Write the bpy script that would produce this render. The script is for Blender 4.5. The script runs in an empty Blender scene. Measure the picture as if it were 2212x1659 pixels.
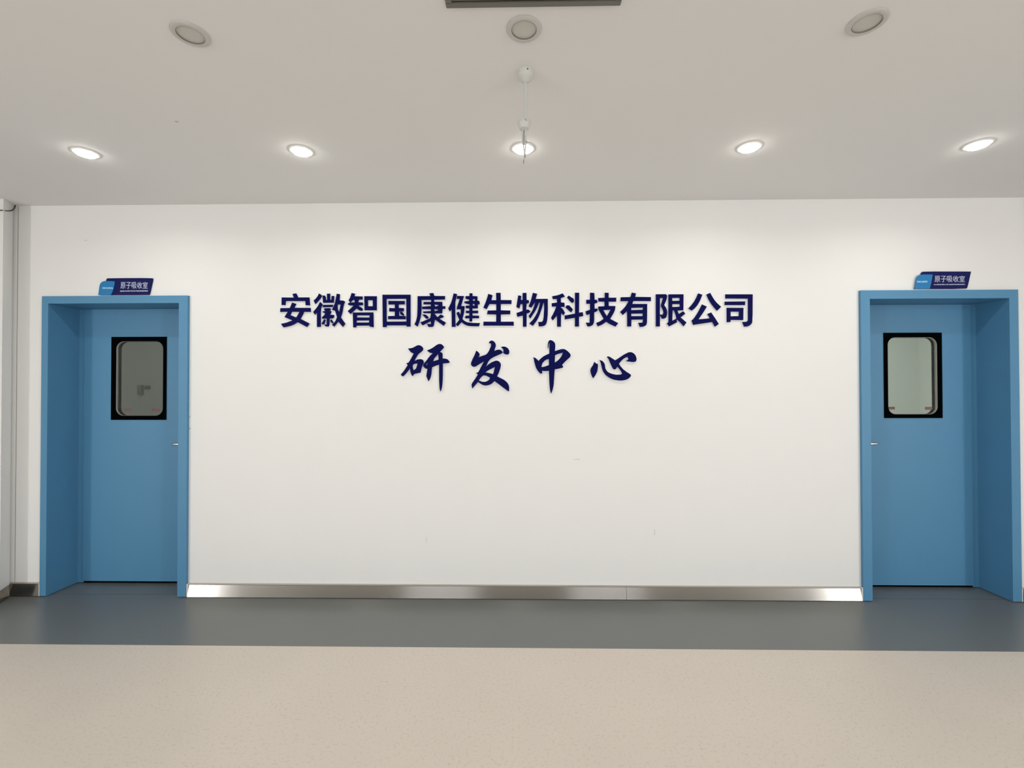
import bpy, bmesh, math, random
from mathutils import Vector, Matrix
from mathutils.geometry import tessellate_polygon
random.seed(7)
SC = bpy.context.scene
COL = SC.collection
PI = math.pi

# ------------------------------------------------------------------ camera
yaw, pitch, roll, FPX = 0.0168, 0.0103, -0.0017, 1012.2
fw = Vector((-math.sin(yaw), math.cos(yaw), 0)); rt = Vector((math.cos(yaw), math.sin(yaw), 0)); up = Vector((0, 0, 1))
fw2 = fw*math.cos(pitch) + up*math.sin(pitch); up2 = up*math.cos(pitch) - fw*math.sin(pitch)
r3 = rt*math.cos(roll) + up2*math.sin(roll); u3 = up2*math.cos(roll) - rt*math.sin(roll)
cd = bpy.data.cameras.new('camera'); cam = bpy.data.objects.new('camera', cd); COL.objects.link(cam)
M = Matrix.Identity(4)
for i in range(3):
    M[i][0] = r3[i]; M[i][1] = u3[i]; M[i][2] = -fw2[i]
M.translation = Vector((0, -3.3734, 1.5))
cam.matrix_world = M
cd.sensor_fit = 'HORIZONTAL'; cd.sensor_width = 36; cd.lens = 36*FPX/2212; cd.clip_start = 0.05
SC.camera = cam

# ------------------------------------------------------------------ world, light, exposure
SC.view_settings.view_transform = 'Standard'; SC.view_settings.look = 'None'
SC.view_settings.exposure = -0.95; SC.view_settings.gamma = 1.0; SC.view_settings.use_curve_mapping = False
wd = bpy.data.worlds.new('world'); SC.world = wd; wd.use_nodes = True
bg = wd.node_tree.nodes['Background']; bg.inputs[0].default_value = (0.95, 0.98, 1.0, 1); bg.inputs[1].default_value = 0.25

H = 2.852                                   # ceiling height
XL, XR, YB = -7.0, 7.0, -8.0                # the hall's far walls (behind the camera)

def area(name, loc, direction, sx, sy, power, color, shape='RECTANGLE', spread=PI):
    l = bpy.data.lights.new(name, 'AREA'); l.shape = shape; l.size = sx; l.size_y = sy
    l.energy = power; l.color = color; l.spread = spread
    o = bpy.data.objects.new(name, l); COL.objects.link(o); o.location = loc
    o.rotation_euler = Vector(direction).to_track_quat('-Z', 'Y').to_euler()
    return o
WIN_X = ((-2.62, -1.02), (1.14, 2.78))      # daylight windows in the wall behind the camera
for (a, b), power in zip(WIN_X, (78, 78)):
    area('daylight', ((a+b)/2, YB-0.05, 1.45), (0, 1, 0), b-a, 2.5, power, (0.97, 0.985, 1.0))
for sx, power in ((-1, 225), (1, 262)):       # tall glazed openings in the two side walls
    area('daylight', (sx*7.05, -7.35, 1.45), (-sx, 0.9, 0), 0.6, 2.4, power, (0.97, 0.985, 1.0))
# unseen fill lamps added under the ceiling further back in the hall
for x in (-5.0, -2.5, 0.0, 2.5, 5.0):
    for y in (-3.6, -6.0):
        area('fill_lamp', (x, y, H-0.02), (0, 0, -1), 0.12, 0.12, 16, (1.0, 0.985, 0.955), 'DISK')

# ------------------------------------------------------------------ materials
def mat(name, rgb, rough=0.5, metal=0.0, spec=0.5, noise=0.0, nscale=20, bump=0.0, bscale=200, emit=None, es=0):
    m = bpy.data.materials.new(name); m.use_nodes = True; nt = m.node_tree; b = nt.nodes['Principled BSDF']
    b.inputs['Base Color'].default_value = (*rgb, 1); b.inputs['Roughness'].default_value = rough
    b.inputs['Metallic'].default_value = metal; b.inputs['Specular IOR Level'].default_value = spec
    tc = nt.nodes.new('ShaderNodeTexCoord')
    if noise:
        n = nt.nodes.new('ShaderNodeTexNoise'); n.inputs['Scale'].default_value = nscale; n.inputs['Detail'].default_value = 4
        nt.links.new(tc.outputs['Object'], n.inputs['Vector'])
        mx = nt.nodes.new('ShaderNodeMix'); mx.data_type = 'RGBA'
        mx.inputs[6].default_value = (*[c*(1-noise) for c in rgb], 1); mx.inputs[7].default_value = (*[min(1, c*(1+noise)) for c in rgb], 1)
        nt.links.new(n.outputs[0], mx.inputs[0]); nt.links.new(mx.outputs[2], b.inputs['Base Color'])
    if bump:
        n2 = nt.nodes.new('ShaderNodeTexNoise'); n2.inputs['Scale'].default_value = bscale; n2.inputs['Detail'].default_value = 3
        nt.links.new(tc.outputs['Object'], n2.inputs['Vector'])
        bp = nt.nodes.new('ShaderNodeBump'); bp.inputs['Strength'].default_value = bump; bp.inputs['Distance'].default_value = 0.002
        nt.links.new(n2.outputs[0], bp.inputs['Height']); nt.links.new(bp.outputs[0], b.inputs['Normal'])
    if emit:
        b.inputs['Emission Color'].default_value = (*emit, 1); b.inputs['Emission Strength'].default_value = es
    return m

def with_marks(m, marks, dark):
    """small scratches and chips of their own shape (boxes in object space) on a paint material"""
    nt = m.node_tree; b = nt.nodes['Principled BSDF']; N = nt.nodes.new; Lk = nt.links.new
    tc = N('ShaderNodeTexCoord'); nz = N('ShaderNodeTexNoise'); nz.inputs['Scale'].default_value = 60
    Lk(tc.outputs['Object'], nz.inputs['Vector'])
    dist = N('ShaderNodeVectorMath'); dist.operation = 'MULTIPLY_ADD'
    Lk(nz.outputs['Color'], dist.inputs[0]); dist.inputs[1].default_value = (0.008,)*3; Lk(tc.outputs['Object'], dist.inputs[2])
    tot = None
    for (cx, cy, cz, hx, hy, hz) in marks:
        s = N('ShaderNodeVectorMath'); s.operation = 'SUBTRACT'; Lk(dist.outputs[0], s.inputs[0]); s.inputs[1].default_value = (cx+.004, cy+.004, cz+.004)
        d = N('ShaderNodeVectorMath'); d.operation = 'DIVIDE'; Lk(s.outputs[0], d.inputs[0]); d.inputs[1].default_value = (hx, hy, hz)
        ln = N('ShaderNodeVectorMath'); ln.operation = 'LENGTH'; Lk(d.outputs[0], ln.inputs[0])
        lt = N('ShaderNodeMath'); lt.operation = 'LESS_THAN'; Lk(ln.outputs['Value'], lt.inputs[0]); lt.inputs[1].default_value = 1.0
        if tot is None: tot = lt
        else:
            mxm = N('ShaderNodeMath'); mxm.operation = 'MAXIMUM'; Lk(tot.outputs[0], mxm.inputs[0]); Lk(lt.outputs[0], mxm.inputs[1]); tot = mxm
    mx = N('ShaderNodeMix'); mx.data_type = 'RGBA'; Lk(tot.outputs[0], mx.inputs[0])
    src = b.inputs['Base Color'].links[0].from_socket if b.inputs['Base Color'].links else None
    if src: Lk(src, mx.inputs[6])
    else: mx.inputs[6].default_value = b.inputs['Base Color'].default_value
    mx.inputs[7].default_value = (*dark, 1); Lk(mx.outputs[2], b.inputs['Base Color'])
    return m

WALLC = (0.80, 0.800, 0.785)
m_wall = mat('wall_paint', WALLC, 0.55, spec=0.3, noise=0.012, nscale=3, bump=0.08, bscale=60)
with_marks(m_wall, [(0.960, 0, 0.474, .0022, .05, .024), (-0.675, 0, 0.413, .0015, .05, .026), (0.409, 0, 0.993, .026, .05, .002),
                    (-3.183, 0, 2.595, .016, .05, .0018), (-2.404, 0, 1.30, .004, .06, .010), (-2.402, 0, 1.215, .006, .06, .007),
                    ], (0.55, 0.53, 0.49))
m_side = mat('column_paint', WALLC, 0.55, spec=0.3, noise=0.012, nscale=3)
m_ceil = mat('ceiling_paint', (0.82, 0.81, 0.80), 0.8, spec=0.2, noise=0.012, nscale=2)
with_marks(m_ceil, [(-1.73, -1.049, H, .009, .005, .05)], (0.5, 0.45, 0.38))
m_blue = mat('blue_painted_steel', (0.084, 0.250, 0.425), 0.42, spec=0.3, noise=0.03, nscale=4)
with_marks(m_blue, [(2.99, 0.21, 0.255, .003, .05, .006)], (0.05, 0.12, 0.18))
m_navy = mat('navy_acrylic', (0.0015, 0.003, 0.066), 0.4, spec=0.06)
m_white = mat('white_plastic', (0.82, 0.82, 0.80), 0.4, spec=0.4)
m_acryl = mat('clear_white_acrylic', (0.80, 0.82, 0.88), 0.3)
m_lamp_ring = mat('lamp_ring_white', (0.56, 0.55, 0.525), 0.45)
m_lamp_off = mat('unlit_lamp_diffuser', (0.60, 0.585, 0.54), 0.5)
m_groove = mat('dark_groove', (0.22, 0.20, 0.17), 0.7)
m_lit_ring = mat('lamp_ring_glow_tint', (0.88, 0.87, 0.85), 0.4)  # paler than the rings of unlit lamps: the lens glow is in its colour
m_lens = mat('lit_lens', (0.9, 0.9, 0.88), 0.4, emit=(1.0, 0.96, 0.88), es=70.0)
m_black = mat('black_vision_frame', (0.0015, 0.002, 0.0025), 0.35, spec=0.0)
m_gasket = mat('grey_gasket', (0.42, 0.40, 0.36), 0.4)
m_chrome = mat('brushed_handle_steel', (0.72, 0.72, 0.73), 0.22, metal=1.0)
m_red = mat('red_sticker', (0.36, 0.05, 0.05), 0.5)
m_vent = mat('dark_grey_aluminium', (0.16, 0.15, 0.13), 0.45, spec=0.4)
m_ventdark = mat('vent_shadow_gap', (0.03, 0.028, 0.024), 0.8)
m_cable = mat('black_cable', (0.012, 0.01, 0.008), 0.6)
m_tab = mat('sky_blue_acrylic', (0.004, 0.175, 0.43), 0.4, spec=0.35)
m_signnavy = mat('navy_sign_plate', (0.004, 0.007, 0.085), 0.4, spec=0.12)
m_letter = mat('pale_sign_lettering', (0.55, 0.58, 0.72), 0.5)
m_tabletter = mat('pale_blue_sign_lettering', (0.30, 0.58, 0.80), 0.5)
m_room = mat('room_paint', (0.66, 0.685, 0.65), 0.7)
m_dev = mat('grey_device', (0.10, 0.12, 0.11), 0.5)
m_caulk = mat('white_caulk', (0.80, 0.79, 0.76), 0.5)
m_mount = mat('mount_white_enamel', (0.60, 0.605, 0.585), 0.4)
m_dark = mat('dark_slot', (0.05, 0.05, 0.045), 0.6)
m_ledge = mat('baseboard_ledge', (0.50, 0.45, 0.41), 0.4, metal=0.4)
m_winframe = mat('window_frame_white', (0.7, 0.7, 0.7), 0.5)

def steel():
    """stainless steel brushed lengthwise: reflections smear up and down only"""
    m = bpy.data.materials.new('brushed_stainless'); m.use_nodes = True; nt = m.node_tree; b = nt.nodes['Principled BSDF']
    b.inputs['Metallic'].default_value = 1.0; b.inputs['Base Color'].default_value = (0.32, 0.304, 0.28, 1)
    b.inputs['Roughness'].default_value = 0.20; b.inputs['Anisotropic'].default_value = 0.9
    tg = nt.nodes.new('ShaderNodeTangent'); tg.direction_type = 'RADIAL'; tg.axis = 'X'
    nt.links.new(tg.outputs[0], b.inputs['Tangent'])
    return m
m_steel = steel()

def floor_mat(name, rgb, rough, specks, speck_rgb, spec):
    m = bpy.data.materials.new(name); m.use_nodes = True; nt = m.node_tree; b = nt.nodes['Principled BSDF']; N = nt.nodes.new; Lk = nt.links.new
    b.inputs['Roughness'].default_value = rough; b.inputs['Specular IOR Level'].default_value = spec
    tc = N('ShaderNodeTexCoord')
    n1 = N('ShaderNodeTexNoise'); n1.inputs['Scale'].default_value = 2.2; n1.inputs['Detail'].default_value = 6; Lk(tc.outputs['Object'], n1.inputs['Vector'])
    mx = N('ShaderNodeMix'); mx.data_type = 'RGBA'; mx.inputs[6].default_value = (*[c*.955 for c in rgb], 1); mx.inputs[7].default_value = (*[c*1.045 for c in rgb], 1)
    Lk(n1.outputs[0], mx.inputs[0])
    n2 = N('ShaderNodeTexNoise'); n2.inputs['Scale'].default_value = 75; n2.inputs['Detail'].default_value = 2; Lk(tc.outputs['Object'], n2.inputs['Vector'])
    rp = N('ShaderNodeValToRGB'); rp.color_ramp.elements[0].position = 0.55; rp.color_ramp.elements[1].position = 0.66
    rp.color_ramp.elements[1].color = (specks, specks, specks, 1); Lk(n2.outputs[0], rp.inputs[0])
    n3 = N('ShaderNodeTexNoise'); n3.inputs['Scale'].default_value = 9; Lk(tc.outputs['Object'], n3.inputs['Vector'])
    pr = N('ShaderNodeMath'); pr.operation = 'MULTIPLY'; Lk(rp.outputs[0], pr.inputs[0]); Lk(n3.outputs[0], pr.inputs[1])
    p2 = N('ShaderNodeMath'); p2.operation = 'MULTIPLY'; Lk(pr.outputs[0], p2.inputs[0]); p2.inputs[1].default_value = 2.2
    m2 = N('ShaderNodeMix'); m2.data_type = 'RGBA'; Lk(p2.outputs[0], m2.inputs[0]); Lk(mx.outputs[2], m2.inputs[6]); m2.inputs[7].default_value = (*speck_rgb, 1)
    Lk(m2.outputs[2], b.inputs['Base Color'])
    bp = N('ShaderNodeBump'); bp.inputs['Strength'].default_value = 0.05; bp.inputs['Distance'].default_value = 0.001
    Lk(n2.outputs[0], bp.inputs['Height']); Lk(bp.outputs[0], b.inputs['Normal'])
    return m
m_floor = floor_mat('cream_vinyl', (0.66, 0.597, 0.522), 0.42, 0.20, (0.40, 0.34, 0.27), 0.35)
m_strip = floor_mat('slate_grey_vinyl', (0.155, 0.164, 0.160), 0.30, 0.12, (0.18, 0.185, 0.18), 0.5)

def glass():
    m = bpy.data.materials.new('door_glass'); m.use_nodes = True; nt = m.node_tree; nt.nodes.remove(nt.nodes['Principled BSDF'])
    out = nt.nodes['Material Output']; t = nt.nodes.new('ShaderNodeBsdfTransparent'); t.inputs[0].default_value = (0.83, 0.87, 0.845, 1)
    g = nt.nodes.new('ShaderNodeBsdfGlossy'); g.inputs['Roughness'].default_value = 0.02
    fr = nt.nodes.new('ShaderNodeFresnel'); fr.inputs[0].default_value = 1.45
    mx = nt.nodes.new('ShaderNodeMixShader'); nt.links.new(fr.outputs[0], mx.inputs[0]); nt.links.new(t.outputs[0], mx.inputs[1]); nt.links.new(g.outputs[0], mx.inputs[2])
    nt.links.new(mx.outputs[0], out.inputs[0]); return m
m_glass = glass()

# ------------------------------------------------------------------ mesh helpers
def box(bm, x0, x1, y0, y1, z0, z1, bev=0.0):
    t = bmesh.new(); bmesh.ops.create_cube(t, size=1)
    for v in t.verts: v.co = Vector(((x0+x1)/2 + v.co.x*(x1-x0), (y0+y1)/2 + v.co.y*(y1-y0), (z0+z1)/2 + v.co.z*(z1-z0)))
    if bev: bmesh.ops.bevel(t, geom=t.edges[:], offset=bev, segments=2, affect='EDGES')
    me = bpy.data.meshes.new('t'); t.to_mesh(me); bm.from_mesh(me); bpy.data.meshes.remove(me); t.free()
def lathe(bm, prof, c, n=48, axis='Z', close_ends=True):
    """prof = [(radius, offset)...] round a vertical (or Y) axis through c"""
    rings = []
    for r, h in prof:
        ring = []
        for k in range(n):
            a = 2*PI*k/n; u, v = r*math.cos(a), r*math.sin(a)
            ring.append(bm.verts.new((c[0]+u, c[1]+v, c[2]+h) if axis == 'Z' else (c[0]+u, c[1]+h, c[2]+v)))
        rings.append(ring)
    for a, b in zip(rings, rings[1:]):
        for k in range(n): bm.faces.new((a[k], a[(k+1) % n], b[(k+1) % n], b[k]))
    if close_ends:
        if prof[0][0] > 1e-6: bm.faces.new(rings[0][::-1])
        if prof[-1][0] > 1e-6: bm.faces.new(rings[-1])
def tube(bm, pts, rad, n=12):
    rings = []; pts = [Vector(p) for p in pts]
    rad = rad if isinstance(rad, (list, tuple)) else [rad]*len(pts)
    for i, p in enumerate(pts):
        d = (pts[min(i+1, len(pts)-1)] - pts[max(i-1, 0)]).normalized()
        a = d.orthogonal().normalized() if i == 0 else (pa - d*pa.dot(d)).normalized()
        pa = a; b = d.cross(a)
        rings.append([bm.verts.new(p + (a*math.cos(2*PI*k/n) + b*math.sin(2*PI*k/n))*rad[i]) for k in range(n)])
    for r, s in zip(rings, rings[1:]):
        for k in range(n): bm.faces.new((r[k], r[(k+1) % n], s[(k+1) % n], s[k]))
    bm.faces.new(rings[0][::-1]); bm.faces.new(rings[-1])
def prism(bm, rings, y0, y1):
    """a flat shape with holes, outlined in the wall's x/z plane, from depth y0 (front) to y1"""
    veclists = [[Vector((x, z, 0)) for x, z in r] for r in rings]
    tris = tessellate_polygon(veclists)
    flat = [p for r in rings for p in r]
    f = [bm.verts.new((x, y0, z)) for x, z in flat]; b = [bm.verts.new((x, y1, z)) for x, z in flat]
    for t in tris:
        for vs in ([f[i] for i in t], [b[i] for i in t]):
            try: bm.faces.new(vs)
            except ValueError: pass
    k = 0
    for r in rings:
        n = len(r)
        for i in range(n):
            a, c = k+i, k+(i+1) % n
            try: bm.faces.new((f[a], f[c], b[c], b[a]))
            except ValueError: pass
        k += n
def obj(name, bm, m, parent=None, smooth=False):
    bmesh.ops.recalc_face_normals(bm, faces=bm.faces[:])
    me = bpy.data.meshes.new(name); bm.to_mesh(me); bm.free()
    for mm in (m if isinstance(m, (list, tuple)) else [m]): me.materials.append(mm)
    if smooth:
        for p in me.polygons: p.use_smooth = True
        try: me.set_sharp_from_angle(angle=math.radians(35))
        except Exception: pass
    o = bpy.data.objects.new(name, me); COL.objects.link(o)
    if parent:
        o.parent = parent; o.matrix_parent_inverse = Matrix.Translation(-world_loc(parent))
    return o
def world_loc(o):
    return o.location.copy() if o.type == 'EMPTY' else Vector((0, 0, 0))     # part meshes are built in room coordinates
def tag(o, label, cat=None, group=None, kind=None):
    o['label'] = label
    if cat: o['category'] = cat
    if group: o['group'] = group
    if kind: o['kind'] = kind
    return o
def empty(name, loc=(0, 0, 0)):
    o = bpy.data.objects.new(name, None); COL.objects.link(o); o.location = loc; o.empty_display_size = 0.1; return o
def bbox(name, m, b, parent=None, bev=0.0):
    bm = bmesh.new(); box(bm, *b, bev=bev); return obj(name, bm, m, parent)
def struct(name, bm, m, label, cat):
    return tag(obj(name, bm, m), label, cat, kind='structure')
def rrect(x0, x1, z0, z1, r, n=8):
    pts = []
    for cx, cz, a0 in ((x1-r, z1-r, 0), (x0+r, z1-r, 90), (x0+r, z0+r, 180), (x1-r, z0+r, 270)):
        for k in range(n+1):
            a = math.radians(a0 + 90*k/n); pts.append((cx + r*math.cos(a), cz + r*math.sin(a)))
    return pts

# ------------------------------------------------------------------ the room
WT = 0.30                                   # thickness of the sign wall
DOORS = dict(left=dict(x0=-3.436, x1=-2.472, o0=-3.483, o1=-2.408, zt=2.127, ot=2.181),
             right=dict(x0=2.477, x1=3.447, o0=2.414, o1=3.509, zt=2.133, ot=2.193))
dl, dr = DOORS['left'], DOORS['right']
LIN = 0.012                                 # jamb lining lies in the opening
bm = bmesh.new()
prism(bm, [[(XL, 0), (dl['x0']-LIN, 0), (dl['x0']-LIN, dl['zt']+LIN), (dl['x1']+LIN, dl['zt']+LIN), (dl['x1']+LIN, 0), (dr['x0']-LIN, 0),
            (dr['x0']-LIN, dr['zt']+LIN), (dr['x1']+LIN, dr['zt']+LIN), (dr['x1']+LIN, 0), (XR, 0), (XR, H), (XL, H)]], 0, WT)
struct('wall_back', bm, m_wall, 'long white painted wall carrying the navy lettering between two blue doors', 'wall')
bm = bmesh.new(); box(bm, XL-.2, XL, YB-.2, -7.9, 0, H); box(bm, XL-.2, XL, -6.8, WT, 0, H); box(bm, XL-.2, XL, -7.9, -6.8, 2.68, H)
struct('wall_left', bm, m_side, 'white side wall with a tall glazed opening, beyond the column', 'wall')
bm = bmesh.new(); box(bm, XR, XR+.2, YB-.2, -7.9, 0, H); box(bm, XR, XR+.2, -6.8, WT, 0, H); box(bm, XR, XR+.2, -7.9, -6.8, 2.68, H)
struct('wall_right', bm, m_side, 'white side wall with a tall glazed opening, beyond the second door', 'wall')
bm = bmesh.new(); z0, z1 = 0.15, 2.72
prism(bm, [[(XL, 0), (XR, 0), (XR, H), (XL, H)]] + [[(a, z0), (b, z0), (b, z1), (a, z1)] for a, b in WIN_X], YB-.2, YB)
struct('wall_front', bm, m_side, 'white wall with two tall windows facing the sign wall', 'wall')
for i, (a, b) in enumerate(WIN_X):
    bm = bmesh.new()
    for k in range(4): x = a + (b-a)*k/3; box(bm, x-.025, x+.025, YB-.03, YB+.01, z0, z1)
    for z in (z0+.02, 1.0, 1.9, z1-.02): box(bm, a, b, YB-.028, YB+.008, z-.025, z+.025)
    struct('window_%d' % (i+1), bm, m_winframe, 'white mullioned window facing the sign wall', 'window')
bm = bmesh.new(); box(bm, XL-.2, XR+.2, YB-.2, WT, H, H+.2)
struct('ceiling', bm, m_ceil, 'smooth off-white ceiling with round downlights', 'ceiling')
bm = bmesh.new(); box(bm, XL-.2, XR+.2, YB-.2, -0.642, -.2, 0)
struct('floor', bm, m_floor, 'cream speckled vinyl floor', 'floor')
bm = bmesh.new(); box(bm, XL-.2, XR+.2, -0.642, WT, -.2, 0)
box(bm, XL-.2, XR+.2, -0.645, -0.6415, -.01, 0.0006)
struct('trim_1', bm, m_strip, 'slate grey vinyl border strip of the floor along the wall and into the doorways', 'floor border')
for i, d in enumerate((dl, dr)):
    bm = bmesh.new(); box(bm, d['x0'], d['x1'], 0.0255, 0.0275, 0, 0.0006)
    struct('trim_%d' % (i+2), bm, m_dark, 'thin dark floor seam at the threshold of the %s blue door' % ('first' if i == 0 else 'second'), 'floor seam')

# columns at both ends of the wall
bm = bmesh.new()
foot = [(-4.15, 0.0), (-3.730, 0.0), (-3.710, -0.016), (-3.654, -0.130), (-4.15, -0.130)]
def extrude_foot(bm, foot, z0, z1):
    a = [bm.verts.new((x, y, z0)) for x, y in foot]; b = [bm.verts.new((x, y, z1)) for x, y in foot]; n = len(foot)
    bm.faces.new(a[::-1]); bm.faces.new(b)
    for k in range(n): bm.faces.new((a[k], a[(k+1) % n], b[(k+1) % n], b[k]))
extrude_foot(bm, foot, 0, H)
struct('wall_column_left', bm, m_side, 'white column standing at the wall end beside the first blue door', 'column')
bm = bmesh.new(); box(bm, -3.7285, -3.690, -0.005, 0.0, 0.097, H)
struct('trim_4', bm, m_side, 'narrow white cover strip in the corner of the column', 'cover strip')
bbox('shadow_seam', m_groove, (-3.6899, -3.6870, -0.0008, 0.0, 0.097, H), bpy.data.objects['trim_4'])  # flat dark strip, the seam's shade is in its colour
bm = bmesh.new(); box(bm, 3.64, 4.15, -0.13, 0.0, 0, H)
struct('wall_column_right', bm, m_side, 'white column standing at the wall end beside the second blue door', 'column')

# baseboards: stainless steel, a ledge on top and caulk beads at the ends
def baseboard(name, segs, label, beads=()):
    r = tag(empty(name, (segs[0][0], -0.006, 0)), label, 'baseboard', kind='structure')
    for x0, x1 in segs:
        bm = bmesh.new()                       # a folded profile whose face leans back towards the wall
        prof = [(0.0, 0.003), (-0.024, 0.003), (-0.0245, 0.005), (-0.0105, 0.0865), (-0.009, 0.088), (0.0, 0.088)]
        a = [bm.verts.new((x0, y, z)) for y, z in prof]; b = [bm.verts.new((x1, y, z)) for y, z in prof]; n = len(prof)
        bm.faces.new(a); bm.faces.new(b[::-1])
        for k in range(n): bm.faces.new((a[k], a[(k+1) % n], b[(k+1) % n], b[k]))
        obj('steel_panel', bm, m_steel, r)
    bm = bmesh.new(); box(bm, segs[0][0], segs[-1][1], -0.013, 0.0, 0.0885, 0.0965, 0.0015); obj('top_ledge', bm, m_ledge, r)
    for x in beads:
        bbox('caulk_bead', m_caulk, (x-.004, x+.004, -0.022, 0.0, 0.003, 0.096), r, 0.002)
    return r
baseboard('baseboard_back', [(-2.398, 0.753), (0.755, 2.404)], 'brushed stainless steel baseboard between the two blue doors', (-2.4025, 2.4085))
baseboard('baseboard_left', [(-3.722, -3.489)], 'short dark steel baseboard between the column and the first blue door', (-3.4865,))
baseboard('baseboard_right', [(3.518, 3.64)], 'short dark steel baseboard between the second blue door and the column', (3.5135,))
bm = bmesh.new()
extrude_foot(bm, [(-3.7115, -0.0255), (-3.699, -0.0255), (-3.642, -0.140), (-4.15, -0.140), (-4.15, -0.1305), (-3.6545, -0.1305)], 0.003, 0.088)
struct('baseboard_column_left', bm, m_steel, 'dark steel baseboard wrapped round the column beside the first blue door', 'baseboard')
bm = bmesh.new(); box(bm, 3.628, 3.6395, -0.142, -0.0255, 0.003, 0.088); box(bm, 3.628, 4.15, -0.142, -0.1305, 0.003, 0.088)
struct('baseboard_column_right', bm, m_steel, 'dark steel baseboard wrapped round the column beside the second blue door', 'baseboard')

# ------------------------------------------------------------------ the rooms behind the doors
def back_room(name, x0, x1, y1, label, power, m):
    bm = bmesh.new(); t = 0.05
    box(bm, x0-t, x1+t, y1, y1+t, 0, 2.75); box(bm, x0-t, x0, WT, y1, 0, 2.75); box(bm, x1, x1+t, WT, y1, 0, 2.75)
    box(bm, x0-t, x1+t, WT, y1+t, 2.75, 2.8); box(bm, x0-t, x1+t, WT, y1+t, -.05, 0)
    struct(name, bm, m, label, 'wall')
    area('room_lamp', ((x0+x1)/2, (WT+y1)/2-.2, 2.73), (0, 0, -1), 0.6, 0.6, power, (1, 0.98, 0.93))
back_room('wall_room_left', -7.2, -1.6, 2.80, 'dim grey-green room seen through the first door window', 13, m_room)
back_room('wall_room_right', 1.6, 4.84, 2.40, 'bright pale grey-green room seen through the second door window', 60, m_room)
w = bbox('wall_cabinet', m_dev, (-5.088, -5.018, 2.765, 2.80, 1.428, 1.558), None, 0.004)
tag(w, 'upright dim grey wall box inside the room, seen low in the first door window', 'wall box')
w = bbox('wall_switch', m_dev, (-5.0, -4.925, 2.775, 2.80, 1.502, 1.552), None, 0.004)
tag(w, 'small flat dim grey switch inside the room, beside the upright wall box', 'switch')

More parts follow.
